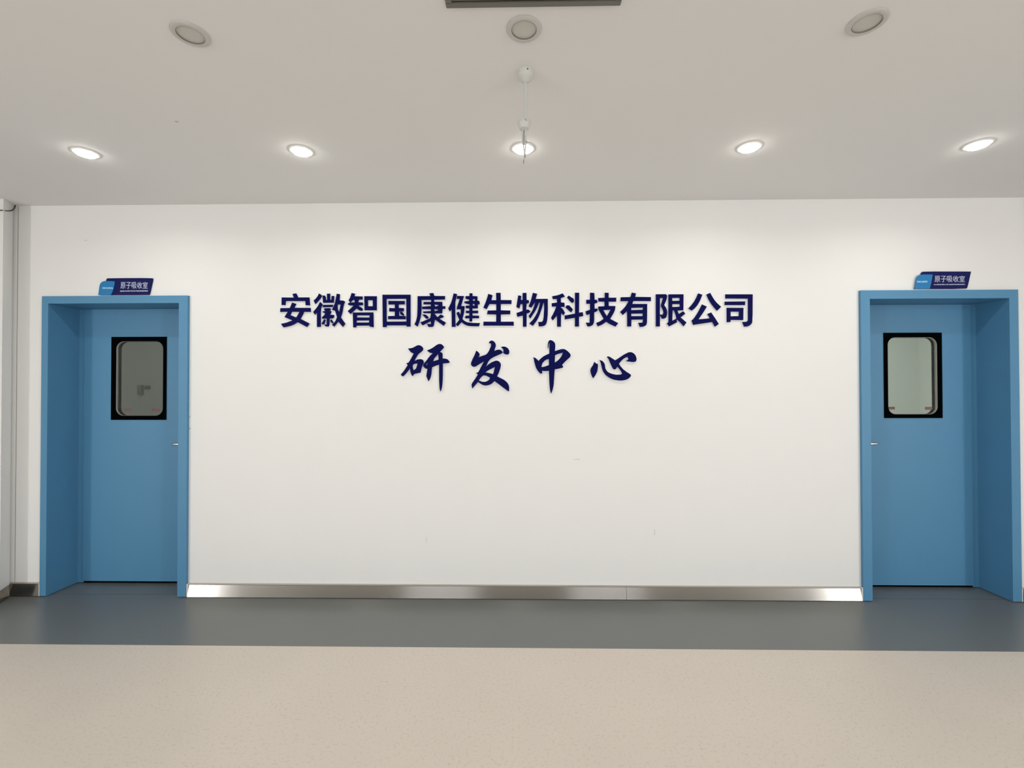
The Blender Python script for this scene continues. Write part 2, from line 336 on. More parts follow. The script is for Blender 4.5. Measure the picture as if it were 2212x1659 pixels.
# ------------------------------------------------------------------ doors
def build_door(idx, d, leaf0, leaf1, win, hole, handle_x, handle_dir, handle_z, stickers, hinge_left, which):
    r = tag(empty('door_%d' % idx, ((d['x0']+d['x1'])/2, 0.1, 0)), 'blue steel door in a deep blue frame, %s' % which, 'door', kind='structure')
    x0, x1, zt = d['x0'], d['x1'], d['zt']
    # casing on the wall face
    bm = bmesh.new()
    prism(bm, [[(d['o0'], 0.006), (x0, 0.006), (x0, zt), (x1, zt), (x1, 0.006), (d['o1'], 0.006), (d['o1'], d['ot']), (d['o0'], d['ot'])]], -0.022, 0.0)
    casing = obj('door_casing', bm, m_blue, r)
    # jamb lining through the opening
    bm = bmesh.new()
    prism(bm, [[(x0-LIN, 0.004), (x0, 0.004), (x0, zt), (x1, zt), (x1, 0.004), (x1+LIN, 0.004), (x1+LIN, zt+LIN), (x0-LIN, zt+LIN)]], -0.0005, WT)
    obj('jamb_lining', bm, m_blue, r)
    # stop beside the leaf on the hinge side
    bm = bmesh.new()
    if hinge_left: box(bm, x0, leaf0-.003, 0.222, 0.27, 0.004, zt)
    else: box(bm, leaf1+.003, x1, 0.222, 0.27, 0.004, zt)
    obj('door_stop', bm, m_blue, r)
    Y0, Y1 = 0.21, 0.255
    bm = bmesh.new()
    hx0, hx1, hz0, hz1 = hole
    prism(bm, [[(leaf0, 0.020), (leaf1, 0.020), (leaf1, zt-.002), (leaf0, zt-.002)], rrect(hx0-.006, hx1+.006, hz0-.006, hz1+.006, 0.062)[::-1]], Y0, Y1)
    leaf = obj('door_leaf', bm, m_blue, r)
    bm = bmesh.new(); box(bm, leaf0, leaf1, Y0+.012, Y1-.006, 0.004, 0.0215); obj('bottom_gap_shade', bm, m_black, leaf)  # black strip coloured as the dark gap under the leaf
    bm = bmesh.new()
    fr = [(win[0], win[2]), (win[1], win[2]), (win[1], win[3]), (win[0], win[3])]
    ri = rrect(hx0, hx1, hz0, hz1, 0.058)
    prism(bm, [fr, ri[::-1]], Y0-.006, Y0-.0003)
    prism(bm, [fr, ri[::-1]], Y1+.0003, Y1+.006)
    ro = rrect(hx0-.005, hx1+.005, hz0-.005, hz1+.005, 0.062)
    prism(bm, [ro, ri[::-1]], Y0-.0003, Y1+.0003)
    vf = obj('vision_frame', bm, m_black, leaf)
    bm = bmesh.new()
    rg = rrect(hx0+.0012, hx1-.0012, hz0+.0012, hz1-.0012, 0.057)
    prism(bm, [rrect(hx0+.0002, hx1-.0002, hz0+.0002, hz1-.0002, 0.058), rg[::-1]], Y0+.001, Y0+.014)
    tag(obj('gasket', bm, m_gasket, vf), 'pale grey sealing ring')
    bm = bmesh.new(); prism(bm, [rrect(hx0+.0015, hx1-.0015, hz0+.0015, hz1-.0015, 0.0565)], Y0+.016, Y0+.020); obj('glass_pane', bm, m_glass, vf)
    for a, b, c, e in stickers:
        bbox('red_sticker', m_red, (a, b, Y0+.0205, Y0+.0235, c, e), vf, 0.0008)
    # lever handle
    bm = bmesh.new(); lathe(bm, [(0.026, -0.001), (0.026, -0.006), (0.023, -0.009)], (handle_x, Y0, handle_z), 32, 'Y')
    hd = obj('door_handle', bm, m_chrome, leaf, True)
    bm = bmesh.new(); tube(bm, [(handle_x, Y0-.008, handle_z), (handle_x, Y0-.045, handle_z), (handle_x+handle_dir*.006, Y0-.055, handle_z), (handle_x+handle_dir*.02, Y0-.06, handle_z),
        (handle_x+handle_dir*.10, Y0-.06, handle_z), (handle_x+handle_dir*.118, Y0-.059, handle_z), (handle_x+handle_dir*.127, Y0-.058, handle_z)], [.009, .009, .009, .009, .0105, .009, .003], 16)
    obj('lever', bm, m_chrome, hd, True)
    return r
build_door(1, dl, -3.386, -2.474, (-3.167, -2.735, 1.265, 1.908), (-3.133, -2.760, 1.297, 1.873), -2.523, -1, 1.083,
    [(-3.083, -3.030, 1.330, 1.352), (-2.868, -2.805, 1.330, 1.352)], True, 'standing beside the column with the black cable')
build_door(2, dr, 2.479, 3.399, (2.746, 3.177, 1.275, 1.918), (2.774, 3.146, 1.303, 1.884), 2.535, 1, 1.088,
    [(2.782, 2.844, 1.338, 1.359), (3.070, 3.126, 1.336, 1.358)], False, 'hinged on the side away from the lettering, with the brighter window')

# ------------------------------------------------------------------ lettering on the wall
COMPANY = [
 ('安',[[[(-1.647,2.191),(-1.619,2.195),(-1.611,2.181),(-1.604,2.165),(-1.522,2.165),(-1.517,2.107),(-1.551,2.108),(-1.553,2.138),(-1.694,2.139),(-1.697,2.109),(-1.727,2.111),(-1.726,2.166),(-1.637,2.164)]],[[(-1.649,2.128),(-1.618,2.118),(-1.631,2.090),(-1.513,2.089),(-1.511,2.059),(-1.561,2.060),(-1.568,2.042),(-1.574,2.030),(-1.586,2.009),(-1.520,1.975),(-1.539,1.949),(-1.608,1.985),(-1.636,1.968),(-1.655,1.960),(-1.672,1.956),(-1.688,1.952),(-1.711,1.948),(-1.731,1.974),(-1.702,1.980),(-1.681,1.986),(-1.647,1.998),(-1.705,2.023),(-1.681,2.061),(-1.737,2.060),(-1.735,2.088),(-1.666,2.089)],[(-1.649,2.061),(-1.596,2.060),(-1.604,2.044),(-1.610,2.034),(-1.620,2.020),(-1.660,2.037)]]]),
 ('徽',[[[(-1.452,2.194),(-1.429,2.177),(-1.442,2.155),(-1.454,2.140),(-1.478,2.115),(-1.493,2.141),(-1.474,2.159),(-1.464,2.172)]],[[(-1.445,2.132),(-1.427,2.116),(-1.427,2.107),(-1.430,2.100),(-1.436,2.091),(-1.439,2.053),(-1.438,1.951),(-1.468,1.950),(-1.468,2.053),(-1.483,2.039),(-1.496,2.059),(-1.473,2.086),(-1.460,2.104)]],[[(-1.427,2.178),(-1.410,2.178),(-1.404,2.166),(-1.402,2.158),(-1.402,2.146),(-1.394,2.146),(-1.396,2.191),(-1.371,2.192),(-1.371,2.147),(-1.363,2.147),(-1.362,2.175),(-1.341,2.174),(-1.344,2.125),(-1.424,2.125)]],[[(-1.425,2.110),(-1.349,2.111),(-1.353,2.094),(-1.424,2.092)]],[[(-1.418,2.080),(-1.410,2.085),(-1.398,2.086),(-1.373,2.086),(-1.366,2.079),(-1.368,2.070),(-1.378,2.066),(-1.362,2.064),(-1.363,2.055),(-1.365,2.049),(-1.373,2.039),(-1.343,2.037),(-1.341,2.023),(-1.351,2.011),(-1.375,2.011),(-1.375,1.977),(-1.377,1.962),(-1.382,1.953),(-1.404,1.953),(-1.415,1.967),(-1.398,1.968),(-1.397,2.011),(-1.426,2.009),(-1.433,2.019),(-1.417,2.033),(-1.411,2.041),(-1.409,2.048),(-1.428,2.058),(-1.424,2.064),(-1.409,2.065)]],[[(-1.414,2.007),(-1.404,1.999),(-1.412,1.970),(-1.426,1.967),(-1.434,1.975)]],[[(-1.370,2.002),(-1.360,2.004),(-1.346,1.982),(-1.354,1.974),(-1.369,1.988)]],[[(-1.324,2.191),(-1.300,2.187),(-1.302,2.142),(-1.282,2.141),(-1.272,2.139),(-1.262,2.132),(-1.270,2.114),(-1.274,2.098),(-1.277,2.077),(-1.281,2.055),(-1.292,2.018),(-1.260,1.972),(-1.278,1.949),(-1.312,1.988),(-1.341,1.951),(-1.359,1.965),(-1.340,1.983),(-1.331,1.997),(-1.322,2.021),(-1.336,2.067),(-1.358,2.074),(-1.344,2.105),(-1.337,2.124),(-1.332,2.150)],[(-1.316,2.112),(-1.296,2.111),(-1.306,2.060),(-1.313,2.072),(-1.316,2.085)]]]),
 ('智',[[[(-1.216,2.195),(-1.189,2.190),(-1.195,2.172),(-1.135,2.170),(-1.135,2.147),(-1.162,2.146),(-1.167,2.128),(-1.133,2.127),(-1.133,2.106),(-1.167,2.104),(-1.135,2.083),(-1.133,2.073),(-1.140,2.065),(-1.151,2.066),(-1.161,2.070),(-1.179,2.082),(-1.223,2.043),(-1.244,2.064),(-1.201,2.103),(-1.225,2.105),(-1.236,2.108),(-1.245,2.115),(-1.239,2.121),(-1.235,2.124),(-1.227,2.126),(-1.238,2.142),(-1.228,2.160),(-1.223,2.173)],[(-1.223,2.126),(-1.211,2.139),(-1.204,2.144),(-1.196,2.146),(-1.193,2.128)]],[[(-1.124,2.172),(-1.032,2.171),(-1.032,2.069),(-1.122,2.069)],[(-1.096,2.142),(-1.062,2.142),(-1.062,2.099),(-1.095,2.099)]],[[(-1.207,2.054),(-1.056,2.054),(-1.054,1.946),(-1.084,1.951),(-1.086,1.959),(-1.180,1.958),(-1.181,1.945),(-1.204,1.946)],[(-1.175,2.033),(-1.084,2.032),(-1.086,2.017),(-1.176,2.018)],[(-1.178,1.995),(-1.088,1.996),(-1.089,1.981),(-1.178,1.981)]]]),
 ('国',[[[(-.992,2.182),(-.787,2.181),(-.787,1.950),(-.816,1.950),(-.817,1.959),(-.959,1.959),(-.961,1.947),(-.989,1.947)],[(-.961,2.151),(-.819,2.151),(-.818,1.987),(-.960,1.987)]],[[(-.949,2.137),(-.829,2.136),(-.830,2.110),(-.873,2.110),(-.873,2.086),(-.835,2.084),(-.836,2.060),(-.870,2.060),(-.870,2.029),(-.823,2.026),(-.823,2.003),(-.950,2.004),(-.950,2.027),(-.902,2.028),(-.902,2.059),(-.943,2.060),(-.942,2.086),(-.902,2.084),(-.902,2.110),(-.948,2.110)]],[[(-.865,2.059),(-.848,2.057),(-.832,2.036),(-.836,2.029),(-.844,2.030),(-.850,2.032),(-.862,2.041)]]]),
 ('康',[[[(-.652,2.190),(-.623,2.193),(-.615,2.171),(-.537,2.170),(-.539,2.144),(-.617,2.143),(-.617,2.129),(-.558,2.128),(-.556,2.097),(-.535,2.096),(-.535,2.078),(-.556,2.076),(-.558,2.044),(-.615,2.044),(-.593,2.018),(-.569,2.037),(-.546,2.025),(-.552,2.015),(-.579,2.006),(-.531,1.978),(-.548,1.954),(-.611,2.000),(-.616,1.973),(-.618,1.961),(-.622,1.950),(-.633,1.947),(-.642,1.946),(-.658,1.947),(-.670,1.970),(-.641,1.968),(-.641,1.988),(-.701,1.958),(-.717,1.980),(-.646,2.010),(-.640,2.045),(-.694,2.047),(-.698,2.059),(-.641,2.062),(-.641,2.074),(-.703,2.076),(-.704,2.094),(-.641,2.098),(-.641,2.109),(-.694,2.110),(-.694,2.128),(-.639,2.128),(-.639,2.142),(-.708,2.142),(-.707,2.098),(-.708,2.069),(-.710,2.040),(-.714,2.016),(-.719,1.997),(-.725,1.978),(-.736,1.949),(-.760,1.966),(-.749,1.989),(-.744,2.007),(-.740,2.027),(-.738,2.071),(-.737,2.170),(-.645,2.170)],[(-.614,2.109),(-.582,2.104),(-.604,2.094),(-.610,2.096)],[(-.616,2.076),(-.583,2.070),(-.612,2.060)]],[[(-.702,2.035),(-.693,2.038),(-.686,2.038),(-.677,2.035),(-.669,2.030),(-.656,2.018),(-.658,2.008),(-.675,2.006)]]]),
 ('健',[[[(-.476,2.189),(-.450,2.183),(-.458,2.153),(-.463,2.125),(-.464,2.074),(-.462,1.947),(-.490,1.947),(-.491,2.073),(-.504,2.058),(-.516,2.079),(-.497,2.116),(-.487,2.144)]],[[(-.451,2.171),(-.401,2.169),(-.421,2.098),(-.396,2.097),(-.399,2.060),(-.403,2.037),(-.412,2.005),(-.403,1.994),(-.394,1.988),(-.383,1.982),(-.371,1.979),(-.358,1.977),(-.335,1.975),(-.286,1.974),(-.293,1.950),(-.348,1.951),(-.373,1.954),(-.388,1.959),(-.401,1.966),(-.419,1.980),(-.446,1.951),(-.461,1.965),(-.436,1.998),(-.455,2.044),(-.450,2.053),(-.438,2.056),(-.426,2.032),(-.425,2.073),(-.453,2.073),(-.453,2.084),(-.448,2.102),(-.433,2.148),(-.453,2.149)]],[[(-.362,2.190),(-.339,2.188),(-.340,2.169),(-.304,2.167),(-.303,2.135),(-.291,2.134),(-.286,2.111),(-.301,2.108),(-.301,2.079),(-.340,2.079),(-.340,2.063),(-.299,2.064),(-.299,2.044),(-.340,2.044),(-.340,2.028),(-.293,2.027),(-.292,2.008),(-.341,2.008),(-.342,1.985),(-.363,1.985),(-.363,2.008),(-.390,2.007),(-.395,2.017),(-.388,2.028),(-.363,2.028),(-.363,2.045),(-.386,2.045),(-.389,2.063),(-.363,2.063),(-.363,2.080),(-.387,2.080),(-.390,2.099),(-.361,2.101),(-.361,2.107),(-.397,2.118),(-.400,2.130),(-.363,2.134),(-.366,2.142),(-.390,2.150),(-.390,2.169),(-.362,2.169)],[(-.337,2.145),(-.323,2.147),(-.323,2.134),(-.336,2.134)],[(-.338,2.112),(-.325,2.111),(-.325,2.099),(-.337,2.100)]]]),
 ('生',[[[(-.226,2.184),(-.195,2.174),(-.203,2.139),(-.169,2.138),(-.170,2.191),(-.137,2.191),(-.136,2.139),(-.058,2.138),(-.059,2.110),(-.136,2.110),(-.136,2.065),(-.067,2.063),(-.068,2.036),(-.136,2.035),(-.136,1.983),(-.043,1.983),(-.043,1.954),(-.262,1.955),(-.261,1.984),(-.170,1.983),(-.169,2.035),(-.236,2.037),(-.231,2.064),(-.169,2.065),(-.169,2.109),(-.218,2.110),(-.238,2.073),(-.262,2.085),(-.247,2.120),(-.238,2.145)]]]),
 ('物',[[[(-.011,2.173),(.011,2.168),(.009,2.139),(.020,2.139),(.020,2.189),(.049,2.190),(.050,2.139),(.065,2.137),(.068,2.119),(.050,2.111),(.047,2.069),(.062,2.070),(.077,2.058),(.071,2.049),(.064,2.045),(.050,2.040),(.049,1.946),(.022,1.946),(.022,2.027),(-.017,2.017),(-.024,2.045),(.020,2.060),(.020,2.109),(.006,2.109),(-.002,2.077),(-.025,2.088),(-.018,2.131)]],[[(.094,2.190),(.126,2.183),(.115,2.146),(.202,2.146),(.202,2.071),(.201,2.031),(.198,2.001),(.194,1.979),(.186,1.959),(.170,1.951),(.158,1.948),(.136,1.948),(.132,1.980),(.160,1.981),(.167,1.993),(.171,2.016),(.173,2.052),(.175,2.082),(.174,2.117),(.170,2.117),(.159,2.078),(.149,2.048),(.136,2.015),(.120,1.986),(.094,1.952),(.068,1.969),(.096,1.998),(.111,2.021),(.125,2.047),(.135,2.075),(.145,2.118),(.138,2.118),(.124,2.082),(.109,2.054),(.076,2.004),(.063,2.022),(.084,2.051),(.096,2.075),(.111,2.118),(.107,2.117),(.100,2.108),(.083,2.082),(.063,2.092),(.077,2.126),(.084,2.151)]]]),
 ('科',[[[(.308,2.185),(.325,2.162),(.295,2.150),(.296,2.120),(.321,2.117),(.323,2.088),(.292,2.086),(.306,2.075),(.314,2.065),(.325,2.045),(.314,2.026),(.297,2.043),(.295,1.945),(.267,1.946),(.267,2.026),(.237,1.990),(.224,2.009),(.238,2.035),(.248,2.055),(.262,2.090),(.230,2.090),(.229,2.114),(.267,2.119),(.266,2.144),(.237,2.144),(.232,2.164),(.264,2.170),(.283,2.175)]],[[(.351,2.169),(.387,2.146),(.390,2.127),(.379,2.115),(.369,2.120),(.359,2.130),(.339,2.155)]],[[(.337,2.099),(.356,2.098),(.382,2.069),(.369,2.047),(.359,2.055),(.349,2.064),(.327,2.084)]],[[(.396,2.189),(.427,2.189),(.425,2.046),(.452,2.049),(.456,2.023),(.447,2.019),(.439,2.018),(.425,2.016),(.425,1.946),(.395,1.946),(.395,2.009),(.323,1.997),(.321,2.025),(.396,2.039)]]]),
 ('技',[[[(.504,2.189),(.535,2.187),(.537,2.138),(.552,2.137),(.558,2.123),(.552,2.114),(.536,2.110),(.537,2.073),(.552,2.075),(.561,2.066),(.554,2.057),(.548,2.052),(.534,2.047),(.534,1.998),(.532,1.976),(.525,1.958),(.509,1.949),(.499,1.946),(.485,1.946),(.473,1.974),(.500,1.973),(.502,2.035),(.478,2.028),(.471,2.055),(.503,2.066),(.503,2.109),(.477,2.109),(.477,2.138),(.503,2.138)]],[[(.609,2.188),(.638,2.187),(.637,2.152),(.692,2.152),(.691,2.123),(.637,2.123),(.638,2.093),(.686,2.092),(.682,2.063),(.672,2.040),(.648,2.000),(.705,1.969),(.686,1.944),(.659,1.956),(.642,1.964),(.619,1.979),(.597,1.963),(.582,1.955),(.558,1.946),(.547,1.972),(.567,1.979),(.580,1.986),(.600,2.001),(.571,2.053),(.562,2.075),(.562,2.089),(.607,2.091),(.607,2.123),(.564,2.125),(.561,2.150),(.609,2.152)],[(.598,2.063),(.650,2.065),(.624,2.020)]]]),
 ('有',[[[(.802,2.188),(.833,2.182),(.827,2.157),(.939,2.155),(.939,2.126),(.813,2.127),(.806,2.107),(.912,2.106),(.911,2.012),(.910,1.974),(.906,1.956),(.890,1.945),(.878,1.942),(.857,1.942),(.847,1.971),(.878,1.973),(.881,1.994),(.799,1.993),(.798,1.945),(.768,1.945),(.768,2.055),(.738,2.027),(.718,2.049),(.743,2.073),(.759,2.092),(.779,2.126),(.721,2.126),(.723,2.155),(.793,2.156)],[(.798,2.078),(.882,2.079),(.879,2.064),(.798,2.062)],[(.798,2.036),(.879,2.037),(.879,2.019),(.798,2.019)]]]),
 ('限',[[[(.973,2.175),(1.046,2.175),(1.055,2.164),(1.051,2.143),(1.046,2.126),(1.033,2.097),(1.047,2.076),(1.052,2.061),(1.054,2.045),(1.053,2.030),(1.047,2.008),(1.035,2.001),(1.027,1.999),(1.016,1.999),(1.002,2.027),(1.002,1.944),(.972,1.944)],[(1.003,2.147),(1.024,2.147),(1.008,2.094),(1.021,2.064),(1.026,2.050),(1.026,2.041),(1.024,2.035),(1.019,2.028),(1.002,2.031)]],[[(1.063,2.174),(1.171,2.174),(1.169,2.059),(1.127,2.057),(1.136,2.033),(1.168,2.053),(1.183,2.035),(1.149,2.008),(1.191,1.972),(1.170,1.944),(1.144,1.974),(1.131,1.986),(1.121,1.994),(1.123,1.973),(1.067,1.944),(1.050,1.965),(1.062,1.977)],[(1.089,2.147),(1.142,2.148),(1.142,2.128),(1.091,2.127)],[(1.090,2.103),(1.142,2.104),(1.143,2.085),(1.090,2.083)],[(1.093,2.059),(1.102,2.058),(1.112,2.030),(1.116,2.015),(1.119,2.000),(1.090,1.985)]]]),
 ('公',[[[(1.274,2.180),(1.305,2.170),(1.289,2.131),(1.277,2.108),(1.264,2.089),(1.250,2.073),(1.228,2.056),(1.204,2.072),(1.228,2.099),(1.242,2.117),(1.253,2.135),(1.262,2.153)]],[[(1.332,2.171),(1.360,2.183),(1.378,2.150),(1.391,2.130),(1.405,2.113),(1.418,2.100),(1.437,2.083),(1.407,2.054),(1.386,2.078),(1.372,2.096),(1.358,2.117),(1.346,2.138)]],[[(1.301,2.101),(1.336,2.085),(1.310,2.043),(1.276,1.994),(1.356,2.001),(1.338,2.032),(1.366,2.043),(1.395,2.000),(1.420,1.960),(1.391,1.940),(1.373,1.974),(1.324,1.967),(1.237,1.954),(1.226,1.986),(1.237,1.994),(1.248,2.008),(1.264,2.032),(1.279,2.058)]]]),
 ('司',[[[(1.466,2.172),(1.661,2.171),(1.659,2.026),(1.656,1.972),(1.652,1.963),(1.645,1.954),(1.633,1.946),(1.620,1.941),(1.598,1.940),(1.584,1.974),(1.615,1.975),(1.625,1.984),(1.626,2.140),(1.466,2.142)]],[[(1.461,2.120),(1.608,2.121),(1.606,2.094),(1.461,2.095)]],[[(1.475,2.076),(1.595,2.075),(1.593,1.987),(1.504,1.989),(1.501,1.973),(1.475,1.973)],[(1.504,2.048),(1.562,2.047),(1.560,2.016),(1.504,2.015)]]])]
